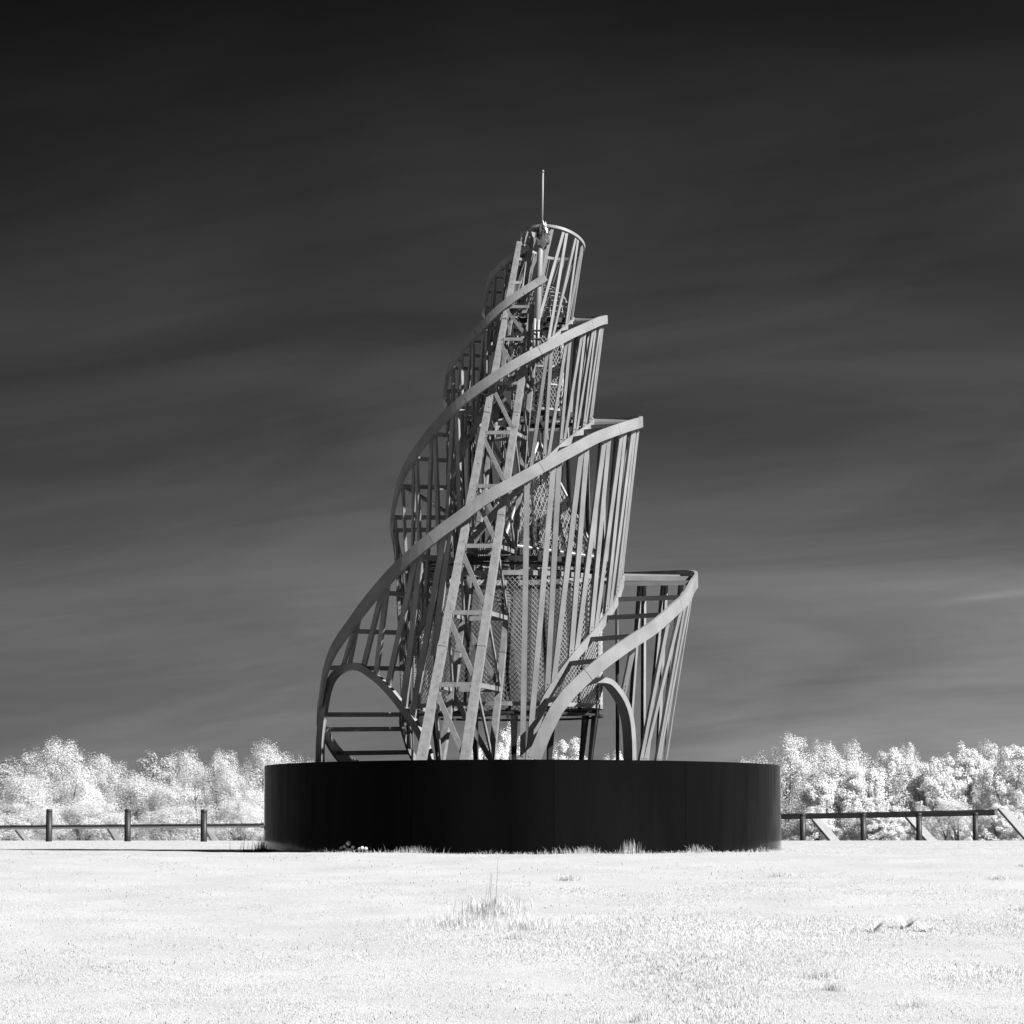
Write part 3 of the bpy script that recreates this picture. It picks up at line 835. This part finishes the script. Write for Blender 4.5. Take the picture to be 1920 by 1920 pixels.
# ------------------------------------------------------------------ trees
def quads_to_obj(name, V, mat, parent):
    """V: (n,4,3) leaf quads -> one mesh"""
    n = len(V)
    me = bpy.data.meshes.new(name)
    me.vertices.add(n * 4); me.vertices.foreach_set('co', np.ascontiguousarray(V, dtype=np.float32).ravel())
    me.loops.add(n * 4); me.loops.foreach_set('vertex_index', np.arange(n * 4, dtype=np.int32))
    me.polygons.add(n); me.polygons.foreach_set('loop_start', np.arange(0, n * 4, 4, dtype=np.int32))
    me.update(calc_edges=True); me.materials.append(mat)
    o = bpy.data.objects.new(name, me); COL.objects.link(o)
    if parent is not None: o.parent = parent
    return o
def unit(a): return a / np.maximum(np.linalg.norm(a, axis=-1, keepdims=True), 1e-9)
def make_tree_proto(kind, seed):
    """tree about 1 unit tall and 0.62 wide (radius 0.31), returned as leaf quads and branch geometry"""
    rg = np.random.default_rng(seed)
    lobes = []
    nl = {'feather': 15, 'broad': 17, 'oak': 13, 'airy': 10}[kind]
    for i in range(nl):
        h = rg.uniform(0.22, 0.84)
        rad = 0.23 * math.sin(min(1.0, (1.04 - h) / 0.55) * PI / 2) ** 0.8
        a = rg.uniform(0, 2 * PI); q = rad * math.sqrt(rg.uniform(0.15, 1))
        lobes.append((q * math.cos(a), q * math.sin(a), h, rg.uniform(0.12, 0.19)))
    lobes.append((rg.normal(0, 0.02), rg.normal(0, 0.02), 0.88, 0.115))
    C = []
    ncl = {'feather': 760, 'broad': 560, 'oak': 520, 'airy': 420}[kind]
    while len(C) < ncl:
        l = lobes[rg.integers(len(lobes))]
        d = unit(rg.normal(size=3)[None])[0]
        if d[2] < -0.55: continue
        rr = l[3] * (1 - abs(rg.normal(0, 0.22))) * (1 + 0.18 * noise.noise(Vector((l[0] * 9 + d[0] * 2.2, d[1] * 2.2 + seed, d[2] * 2.2))))
        p = np.array(l[:3]) + d * np.array([1, 1, 1.12]) * rr
        if p[2] > 1.03: continue
        C.append(np.concatenate([p, d]))
    C = np.array(C)
    per = {'feather': 100, 'broad': 88, 'oak': 70, 'airy': 76}[kind]
    cs = {'feather': 0.024, 'broad': 0.020, 'oak': 0.022, 'airy': 0.028}[kind]
    ls = {'feather': 0.0058, 'broad': 0.0074, 'oak': 0.0076, 'airy': 0.0060}[kind]
    n = len(C) * per
    base = np.repeat(C[:, :3], per, 0); out = np.repeat(C[:, 3:], per, 0)
    off = unit(rg.normal(size=(n, 3))) * (rg.random((n, 1)) ** 0.4) * cs * 1.75
    if kind == 'feather': off[:, 2] *= 1.35; off[:, 2] -= 0.4 * cs
    pos = base + off + out * cs * 0.3
    nrm = unit(out * 0.8 + off / cs * 0.45 + rg.normal(size=(n, 3)) * 0.28 + np.array([0, 0, 0.45]))
    tan = unit(np.cross(nrm, rg.normal(size=(n, 3))))
    if kind == 'feather': tan = unit(tan + np.array([0, 0, -0.8])); tan = unit(tan - nrm * np.sum(tan * nrm, 1, keepdims=True))
    bit = np.cross(nrm, tan)
    L = (ls * rg.uniform(0.6, 1.25, n))[:, None]; W = L * (0.38 if kind == 'feather' else 0.62)
    V = np.stack([pos - tan * L, pos + bit * W, pos + tan * L, pos - bit * W], 1)
    mb = MB()
    tw = 0.02
    lean = (rg.normal(0, 0.03), rg.normal(0, 0.03))
    mb.tube([(0, 0, -0.04), (lean[0] * 0.3, lean[1] * 0.3, 0.2), (lean[0] * 0.7, lean[1] * 0.7, 0.45), (lean[0], lean[1], 0.8)], [tw * 1.25, tw, tw * 0.65, tw * 0.15], 7)
    for l in lobes:
        h0 = max(0.08, l[2] * rg.uniform(0.35, 0.6))
        k = h0 / 0.8
        p0 = np.array([lean[0] * k, lean[1] * k, h0]); p1 = np.array(l[:3])
        mid = (p0 + p1) / 2 + np.array([rg.normal(0, 0.015), rg.normal(0, 0.015), 0.02])
        mb.tube([p0, mid, p1], [tw * 0.5, tw * 0.34, tw * 0.14], 5)
        for _ in range(5):
            c = C[rg.integers(len(C))][:3]
            if np.linalg.norm(c - p1) < 0.2: mb.tube([mid, (mid + c) / 2 + np.array([0, 0, 0.01]), c], [tw * 0.2, tw * 0.13, tw * 0.05], 4)
    return V, mb
PROTO = {}
for kind, seeds in (('feather', (1, 2, 3)), ('broad', (4, 5, 6)), ('oak', (7,)), ('airy', (8, 9))):
    for s_ in seeds:
        V, mb = make_tree_proto(kind, s_)
        PROTO.setdefault(kind, []).append((V, mb))
MK = {'feather': M_LEAF, 'broad': M_LEAF2, 'oak': M_LEAF3, 'airy': M_LEAF}
_cache = {}
def tree(kind, var, u, vtop, hw, d, label, name, rot, group, base=None):
    y = d - DIST
    top = P(u, vtop + (8 if u > 1300 else 3), y); zb_ = gz(top.x, y) - 0.1 if base is None else base
    H = top.z - zb_; Rr = hw / F * d
    root = empty(name, (top.x, y, zb_)); tag(root, label, 'tree' if 'shrub' not in name else 'shrub', group)
    sx = Rr / 0.33 * (1.22 if kind in ('feather', 'oak') else 1.1)
    key = (kind, var % len(PROTO[kind]))
    if key not in _cache:
        V, mb = PROTO[kind][key[1]]
        # leaves keep a natural size: prototypes are modelled one unit tall, placed about 6.5 m tall
        cr_ = quads_to_obj('crown', V, MK[kind], None); cr_['kind'] = 'stuff'
        tr_ = mb.build('trunk', M_BARK)
        _cache[key] = (cr_, tr_)
    else:
        c0, t0 = _cache[key]
        cr_ = c0.copy(); tr_ = t0.copy(); COL.objects.link(cr_); COL.objects.link(tr_)
    for o in (cr_, tr_):
        o.parent = root; o.scale = (sx, sx, H / 1.0); o.rotation_euler = (0, 0, rot)
    return root
LG = 'pale trees left of the plinth'; RG = 'pale trees right of the plinth'; MG = 'pale trees seen through the tower legs'
trees = [
 ('oak', 0, 6, 1424, 95, 168, 'clumpy pale tree with dark gaps at the far left edge', 'oak_tree', 0.3, LG),
 ('feather', 0, 112, 1390, 92, 146, 'tallest feathery white tree, left, rising behind the leftmost bollard', 'feathery_tree', 0.0, LG),
 ('feather', 1, 36, 1447, 80, 140, 'low feathery white tree in the left corner before the clumpy tree', 'feathery_tree', 1.1, LG),
 ('feather', 2, 178, 1416, 70, 148, 'feathery white tree on the right shoulder of the tallest left one', 'feathery_tree', 2.1, LG),
 ('oak', 0, 290, 1412, 88, 170, 'rounded clumpy tree with dark undersides behind the left feathery trees', 'oak_tree', 2.0, LG),
 ('feather', 1, 250, 1449, 82, 139, 'low wide feathery tree behind the middle left bollard', 'feathery_tree', 3.0, LG),
 ('feather', 0, 352, 1410, 58, 147, 'slim feathery tree right of the rounded clumpy one', 'feathery_tree', 4.0, LG),
 ('feather', 2, 412, 1409, 60, 145, 'feathery tree with a flat double top behind the bollard nearest the plinth', 'feathery_tree', 0.9, LG),
 ('feather', 1, 340, 1466, 78, 138, 'low feathery shrubby tree in front, between two left bollards', 'feathery_tree', 5.0, LG),
 ('feather', 0, 492, 1394, 68, 143, 'tall feathery tree touching the left side of the black plinth', 'feathery_tree', 2.6, LG),
 ('feather', 2, 440, 1450, 76, 139, 'low feathery tree beside the left side of the plinth', 'feathery_tree', 3.7, LG),
 ('feather', 1, 556, 1422, 50, 150, 'top of a feathery tree just above the left rim of the plinth', 'feathery_tree', 1.7, LG),
 ('broad', 0, 955, 1370, 60, 150, 'pale tree top showing between the girder foot and the ramp foot', 'leafy_tree', 0.5, MG),
 ('broad', 1, 1062, 1382, 70, 152, 'pale tree top showing between the dark legs under the mesh cylinder', 'leafy_tree', 1.9, MG),
 ('broad', 2, 1150, 1412, 55, 155, 'low pale tree top at the foot of the right arch', 'leafy_tree', 2.9, MG),
 ('broad', 2, 880, 1400, 55, 154, 'pale tree top glimpsed between the girder chords', 'leafy_tree', 3.4, MG),
 ('feather', 0, 1398, 1422, 52, 158, 'low pale tree just above the right rim of the plinth', 'feathery_tree', 0.2, RG),
 ('airy', 0, 1474, 1379, 84, 146, 'airy tall tree with visible branches touching the right side of the plinth', 'airy_tree', 0.4, RG),
 ('airy', 1, 1546, 1388, 66, 156, 'hazy fine leaved tree behind the airy one right of the plinth', 'airy_tree', 1.5, RG),
 ('airy', 0, 1604, 1391, 60, 157, 'hazy round topped tree behind the leafy ones, right', 'airy_tree', 3.1, RG),
 ('broad', 0, 1585, 1425, 86, 143, 'bright leafy tree between the first and second right bollards', 'leafy_tree', 0.0, RG),
 ('broad', 1, 1664, 1396, 70, 145, 'bright leafy tree with a pointed top behind the second and third right bollards', 'leafy_tree', 0.8, RG),
 ('airy', 1, 1696, 1394, 52, 157, 'hazy tree top peeping out behind the pointed leafy tree', 'airy_tree', 4.4, RG),
 ('broad', 2, 1742, 1420, 76, 143, 'bright leafy tree behind the third right bollard', 'leafy_tree', 2.2, RG),
 ('broad', 0, 1812, 1398, 78, 146, 'broad leafy tree behind the farthest right bollard', 'leafy_tree', 4.0, RG),
 ('airy', 0, 1850, 1392, 60, 150, 'twiggy tree with bare stems between two leafy trees, far right', 'airy_tree', 5.2, RG),
 ('broad', 1, 1902, 1390, 80, 142, 'large leafy tree cut by the right edge of the picture', 'leafy_tree', 3.3, RG),
 ('broad', 2, 1640, 1500, 72, 136, 'low leafy shrub under the rail between the second and third right bollards', 'leafy_shrub', 5.0, RG),
 ('broad', 0, 1530, 1505, 60, 137, 'low leafy shrub under the rail beside the first right bollard', 'leafy_shrub', 1.2, RG),
 ('airy', 1, 1790, 1495, 80, 135, 'low twiggy shrub under the rail by the farthest right bollard', 'twiggy_shrub', 2.5, RG),
 ('feather', 0, 150, 1500, 90, 135, 'low feathery shrub under the rail between the two leftmost bollards', 'feathery_shrub', 1.4, LG),
 ('feather', 2, 20, 1505, 90, 135, 'low feathery shrub under the rail in the left corner', 'feathery_shrub', 2.4, LG),
 ('feather', 1, 330, 1505, 90, 135, 'low feathery shrub under the rail behind the bollard nearest the plinth', 'feathery_shrub', 0.6, LG),
 ('feather', 2, 455, 1500, 70, 135, 'low feathery shrub at the left side of the plinth', 'feathery_shrub', 4.6, LG),
 ('broad', 1, 1880, 1500, 70, 134, 'low leafy shrub in the right corner under the pale slab', 'leafy_shrub', 3.9, RG),
]
for t_ in trees:
    tree(*t_)
# young sapling with a bare dark stem
def sapling():
    y = 134.5 - DIST; p = P(370, 1578, y)
    root = empty('sapling', (p.x, y, gz(p.x, y))); tag(root, 'thin young sapling with bare dark branches by the bollard nearest the plinth', 'sapling', LG)
    mb = MB()
    tip = P(366, 1478, y)
    mb.tube([(p.x + 0.12, y, root.location.z - 0.1), P(371, 1545, y), P(366, 1500, y), tip], [0.05, 0.035, 0.02, 0.008], 6)
    for a, b in (((371, 1552), (345, 1535)), ((370, 1548), (352, 1545)), ((371, 1550), (362, 1560)), ((367, 1510), (356, 1492)), ((366, 1500), (374, 1486))):
        mb.tube([P(*a, y), P((a[0] + b[0]) / 2, (a[1] + b[1]) / 2 + 1, y - 0.1), P(*b, y - 0.2)], [0.018, 0.013, 0.006], 5)
    mb.build('trunk', M_SEED, root)
sapling()

# ------------------------------------------------------------------ grass
def blades_obj(name, base, height, width, lean, az, mat, segs=2):
    """tapered bent blades: base (n,3)"""
    n = len(base)
    side = np.stack([np.cos(az), np.sin(az), np.zeros(n)], 1)
    fw = np.stack([-np.sin(az), np.cos(az), np.zeros(n)], 1)
    up = np.array([0, 0, 1.0])
    h = height[:, None]; w = width[:, None]; l = lean[:, None]
    mid = base + up * h * 0.55 + fw * l * h * 0.25
    tip = base + up * h * (1 - 0.25 * l) + fw * l * h * 0.95
    V = np.stack([base - side * w / 2, base + side * w / 2, mid + side * w * 0.4, mid - side * w * 0.4, tip], 1)
    me = bpy.data.meshes.new(name)
    me.vertices.add(n * 5); me.vertices.foreach_set('co', V.astype(np.float32).ravel())
    o5 = (np.arange(n) * 5)[:, None]
    idx = np.concatenate([o5 + np.array([0, 1, 2, 3]), o5 + np.array([3, 2, 4])], 1).astype(np.int32)
    me.loops.add(n * 7); me.loops.foreach_set('vertex_index', idx.ravel())
    ls_ = np.stack([np.arange(n) * 7, np.arange(n) * 7 + 4], 1).astype(np.int32).ravel()
    me.polygons.add(n * 2); me.polygons.foreach_set('loop_start', ls_)
    me.update(calc_edges=True); me.materials.append(mat)
    o = bpy.data.objects.new(name, me); COL.objects.link(o)
    return o
def vnoise(x, y, seed=0):
    def h(ix, iy):
        q = np.sin(ix * 127.1 + iy * 311.7 + seed * 74.7) * 43758.5453
        return q - np.floor(q)
    ix = np.floor(x); iy = np.floor(y); fx = x - ix; fy = y - iy
    fx = fx * fx * (3 - 2 * fx); fy = fy * fy * (3 - 2 * fy)
    return (h(ix, iy) * (1 - fx) + h(ix + 1, iy) * fx) * (1 - fy) + (h(ix, iy + 1) * (1 - fx) + h(ix + 1, iy + 1) * fx) * fy
def build_grass():
    n = 470000
    d = 30.5 + (RNG.random(n) ** 0.92) * 36.0
    x = (RNG.random(n) * 2 - 1) * (0.158 * d + 1.6) + CAM.x
    y = d - DIST
    keep = np.hypot(x, y) > DR - 0.02
    x, y = x[keep], y[keep]
    n2 = 90000
    d2 = 66 + RNG.random(n2) * 61; x2 = (RNG.random(n2) * 2 - 1) * (0.158 * d2 + 1.0) + CAM.x; y2 = d2 - DIST
    k2 = np.hypot(x2, y2) > DR; x2, y2 = x2[k2], y2[k2]
    X = np.concatenate([x, x2]); Y = np.concatenate([y, y2])
    far = np.concatenate([np.zeros(len(x)), np.ones(len(x2))])
    n = len(X)
    lng = np.clip((vnoise(X * 0.55, Y * 0.35, 3) - 0.42) * 2.2, 0, 1) * np.clip((X + 2.0) / 3.0, 0.15, 1) * np.clip((-Y - 8) / 10, 0.25, 1)
    clump = vnoise(X * 3.1, Y * 3.1, 5)
    H = 0.75 * (0.012 + 0.016 * RNG.random(n) + 0.018 * clump) * (1 + 1.5 * lng) * np.interp(Y, [-32, -20, -8], [1.5, 1.0, 0.7])
    rad = np.hypot(X, Y)
    near = np.clip(1 - (rad - DR) / 0.35, 0, 1) * (rad >= DR - 0.02)
    H = H + near * (0.03 + 0.26 * RNG.random(n) ** 1.5 * vnoise(X * 1.7, Y * 1.7, 9) ** 1.6)
    W = np.where(far > 0.5, 0.012, 0.0046) * RNG.uniform(0.7, 1.5, n) * (1 + 0.3 * lng)
    L = np.clip(RNG.normal(0.95, 0.4, n), 0.05, 1.9)
    az = RNG.random(n) * 2 * PI
    base = np.stack([X, Y, ground_z(X, Y) - 0.008], 1)
    o = blades_obj('grass', base, H, W, L, az, M_GRASS)
    tag(o, 'short white infrared-bright grass covering the meadow', 'grass', kind='stuff')
build_grass()

def tuft(name, u, vpx, d, n, h0, h1, spread, label, mat, wid=0.006, cat='grass tuft', group=None, lean=0.35):
    y = d - DIST; p = P(u, vpx, y); z = gz(p.x, y)
    r = np.abs(RNG.normal(0, spread, n)); a = RNG.random(n) * 2 * PI
    X = p.x + r * np.cos(a); Y = y + r * np.sin(a) * (0.7 if d > 50 else 1.6)
    base = np.stack([X, Y, ground_z(X, Y) - 0.01], 1)
    o = blades_obj(name, base, RNG.uniform(h0, h1, n), np.full(n, wid) * RNG.uniform(0.7, 1.3, n), np.clip(RNG.normal(lean, 0.2, n), 0.02, 1.2), RNG.random(n) * 2 * PI, mat)
    tag(o, label, cat, group)
    return o
def gd(u, v):
    """distance along pixel (u,v) at which the ray meets the ground"""
    best = None
    for d in np.arange(31, 127, 0.1):
        p = P(u, v, d - DIST)
        if gz(p.x, p.y) >= p.z: return d
    return 57.0
DF = DIST - DR - 0.1
tuft('grass_tuft', 1185, 1600, DF + 0.15, 60, 0.12, 0.30, 0.12, 'tall upright grass tuft against the right part of the plinth', M_GRASS, lean=0.15)
tuft('grass_tuft', 1090, 1600, DF + 0.0, 120, 0.08, 0.17, 0.22, 'short spreading grass tuft at the foot of the plinth, centre right', M_GRASS)
tuft('grass_tuft', 1310, 1600, DF + 0.35, 60, 0.08, 0.20, 0.14, 'wispy grass tuft at the plinth foot, far right', M_GRASS)
tuft('grass_tuft', 775, 1600, DF + 0.1, 90, 0.08, 0.18, 0.25, 'wispy grass tuft at the plinth foot, centre left', M_GRASS)
tuft('grass_tuft', 502, 1592, 62.6, 420, 0.12, 0.34, 0.22, 'dense shaded grass tuft at the left end of the plinth', M_LONG)['kind'] = 'stuff'
d_ = gd(912, 1725)
for (u_, v_, n_, h_, sp_r, lab) in ((922, 1716, 950, 0.30, 0.30, 'greyish loose patch of longer grass round the tall stalks in mid meadow'),
                                    (858, 1738, 800, 0.19, 0.36, 'low greyish patch of longer grass left of the tall stalks'),
                                    (990, 1746, 600, 0.17, 0.36, 'low pale patch of longer grass right of the tall stalks')):
    o = tuft('long_grass', u_, v_, gd(u_, v_) + 0.2, n_, 0.05, h_, sp_r, lab, M_LONG, lean=0.6)
    o['kind'] = 'stuff'
def clumps():
    nC = 44
    d = 31.5 + RNG.random(nC) ** 1.1 * 24; x = (RNG.random(nC) * 2 - 1) * 0.156 * d + CAM.x; y = d - DIST
    k = RNG.random(nC) < np.clip(0.25 + 0.75 * (x + 2.5) / 4.0, 0.18, 1.0) * np.interp(d, [31, 42, 56], [1.0, 0.8, 0.35])
    x, y = x[k], y[k]; m = len(x)
    cnt = RNG.integers(60, 420, m); rad = RNG.uniform(0.06, 0.30, m); hh = RNG.uniform(0.05, 0.13, m)
    idx = np.repeat(np.arange(m), cnt); n = len(idx)
    r = np.abs(RNG.normal(0, 1, n)) * rad[idx]; a = RNG.random(n) * 2 * PI
    X = x[idx] + r * np.cos(a); Y = y[idx] + r * np.sin(a) * 1.3
    base = np.stack([X, Y, ground_z(X, Y) - 0.008], 1)
    o = blades_obj('long_grass', base, hh[idx] * RNG.uniform(0.5, 1.3, n), RNG.uniform(0.003, 0.007, n), np.clip(RNG.normal(0.7, 0.35, n), 0.05, 1.6), RNG.random(n) * 2 * PI, M_LONG)
    tag(o, 'scattered greyer clumps of longer grass dotted over the meadow', 'grass', kind='stuff')
clumps()
# tall bare stalks in that tuft
def stalks():
    y = d_ - DIST - 0.05
    root = empty('tall_stalks', tuple(P(912, 1725, y))); tag(root, 'tall thin dry stalks rising from the grass tuft in mid meadow', 'grass stalks')
    for (u0, v0, u1, v1_) in ((908, 1705, 921, 1638), (914, 1712, 922, 1640), (926, 1706, 934, 1606), (905, 1712, 912, 1668)):
        a = P(u0, v0 + 20, y); b = P(u1, v1_, y)
        v, f = tube_geo([a, a.lerp(b, 0.5) + Vector((0.008, 0, 0)), b], [0.004, 0.003, 0.002], 5); mesh_obj('stalk', v, f, M_STALK, root)
stalks()
# broad-leaved dock plants, right foreground
def dock(u, v, label, nl, size):
    d = gd(u, v); y = d - DIST; p = P(u, v, y); z = gz(p.x, y)
    root = empty('broadleaf_plant', (p.x, y, z)); tag(root, label, 'plant')
    for k in range(nl):
        a = random.uniform(0, 2 * PI); L = size * random.uniform(0.7, 1.2); W = L * 0.3; tilt = random.uniform(0.5, 1.2)
        fw = Vector((math.cos(a), math.sin(a), 0)); sd = Vector((-math.sin(a), math.cos(a), 0)); vs_ = []; fs = []
        for i in range(7):
            t = i / 6; w = W * math.sin(PI * (0.08 + 0.9 * t)) ** 0.8 / 2 * (1 - 0.2 * t)
            c = Vector((p.x, y, z)) + fw * (L * t * math.cos(tilt) * (1 + 0.3 * t) + 0.03) + Vector((0, 0, L * math.sin(tilt) * (t - 0.35 * t * t)))
            for s_ in (-1, 0, 1):
                vs_.append(c + sd * (w * s_ + 0.01 * math.sin(9 * t) * s_) + Vector((0, 0, 0.22 * w * abs(s_))))
        for i in range(6):
            for j in range(2): fs.append((i * 3 + j, i * 3 + j + 1, i * 3 + j + 4, i * 3 + j + 3))
        mesh_obj('leaf', vs_, fs, M_GRASS, root, smooth=True)
for u, v, l, nl, s_ in ((1640, 1748, 'leftmost broad-leaved plant in the right foreground grass', 8, 0.22),
                        (1700, 1742, 'tallest broad-leaved plant in the right foreground grass', 10, 0.24),
                        (1742, 1748, 'rightmost broad-leaved plant in the right foreground grass', 7, 0.20)):
    dock(u, v, l, nl, s_)
# dandelion clocks by the plinth, left
def dandelion(u, v, d, label, r):
    y = d - DIST; p = P(u, v, y); z = gz(p.x, y)
    root = empty('dandelion', (p.x, y, z)); tag(root, label, 'dandelion', 'dandelion clocks at the plinth foot')
    vv, ff = tube_geo([(p.x + random.uniform(-0.02, 0.02), y, z - 0.02), (p.x, y, p.z)], 0.0035, 5); mesh_obj('stem', vv, ff, M_STALK, root)
    bm = bmesh.new(); bmesh.ops.create_icosphere(bm, subdivisions=2, radius=r)
    for q in bm.verts: q.co = q.co * random.uniform(0.85, 1.1) + p
    me = bpy.data.meshes.new('seed_head'); bm.to_mesh(me); bm.free(); me.materials.append(M_LEAF2)
    o = bpy.data.objects.new('seed_head', me); COL.objects.link(o); attach(o, root)
dand = [(579, 1588), (587, 1594), (588, 1596), (634, 1596), (640, 1590), (646, 1587), (653, 1581), (651, 1592), (657, 1593), (662, 1588), (674, 1592), (679, 1590), (686, 1591)]
for i, (u, v) in enumerate(dand):
    lab = 'dandelion clock in the clump at the plinth foot, left of centre'
    if i < 3: lab = 'dandelion clock of the small group near the plinth left end'
    if (u, v) == (653, 1581): lab = 'tallest dandelion clock standing above the clump at the plinth foot'
    dandelion(u, v, DIST - math.sqrt(max(0.0, DR ** 2 - ((u - 979.5) / 101.4) ** 2)) - 0.2, lab, 0.032 if i != 6 else 0.042)
# dark seed heads scattered through the meadow
def seeds():
    n = 2600
    d = 31.5 + RNG.random(n) ** 1.2 * 25; x = (RNG.random(n) * 2 - 1) * 0.156 * d + CAM.x; y = d - DIST
    m = vnoise(x * 0.6, y * 0.6, 21) > 0.52
    x, y = x[m], y[m]; n = len(x)
    base = np.stack([x, y, ground_z(x, y) + RNG.uniform(0.03, 0.10, n)], 1)
    o = blades_obj('seed_heads', base, RNG.uniform(0.015, 0.035, n), RNG.uniform(0.006, 0.011, n), RNG.uniform(0, 0.6, n), RNG.random(n) * 2 * PI, M_SEED)
    tag(o, 'tiny dark seed heads dotted through the white grass', 'seed heads', kind='stuff')
seeds()
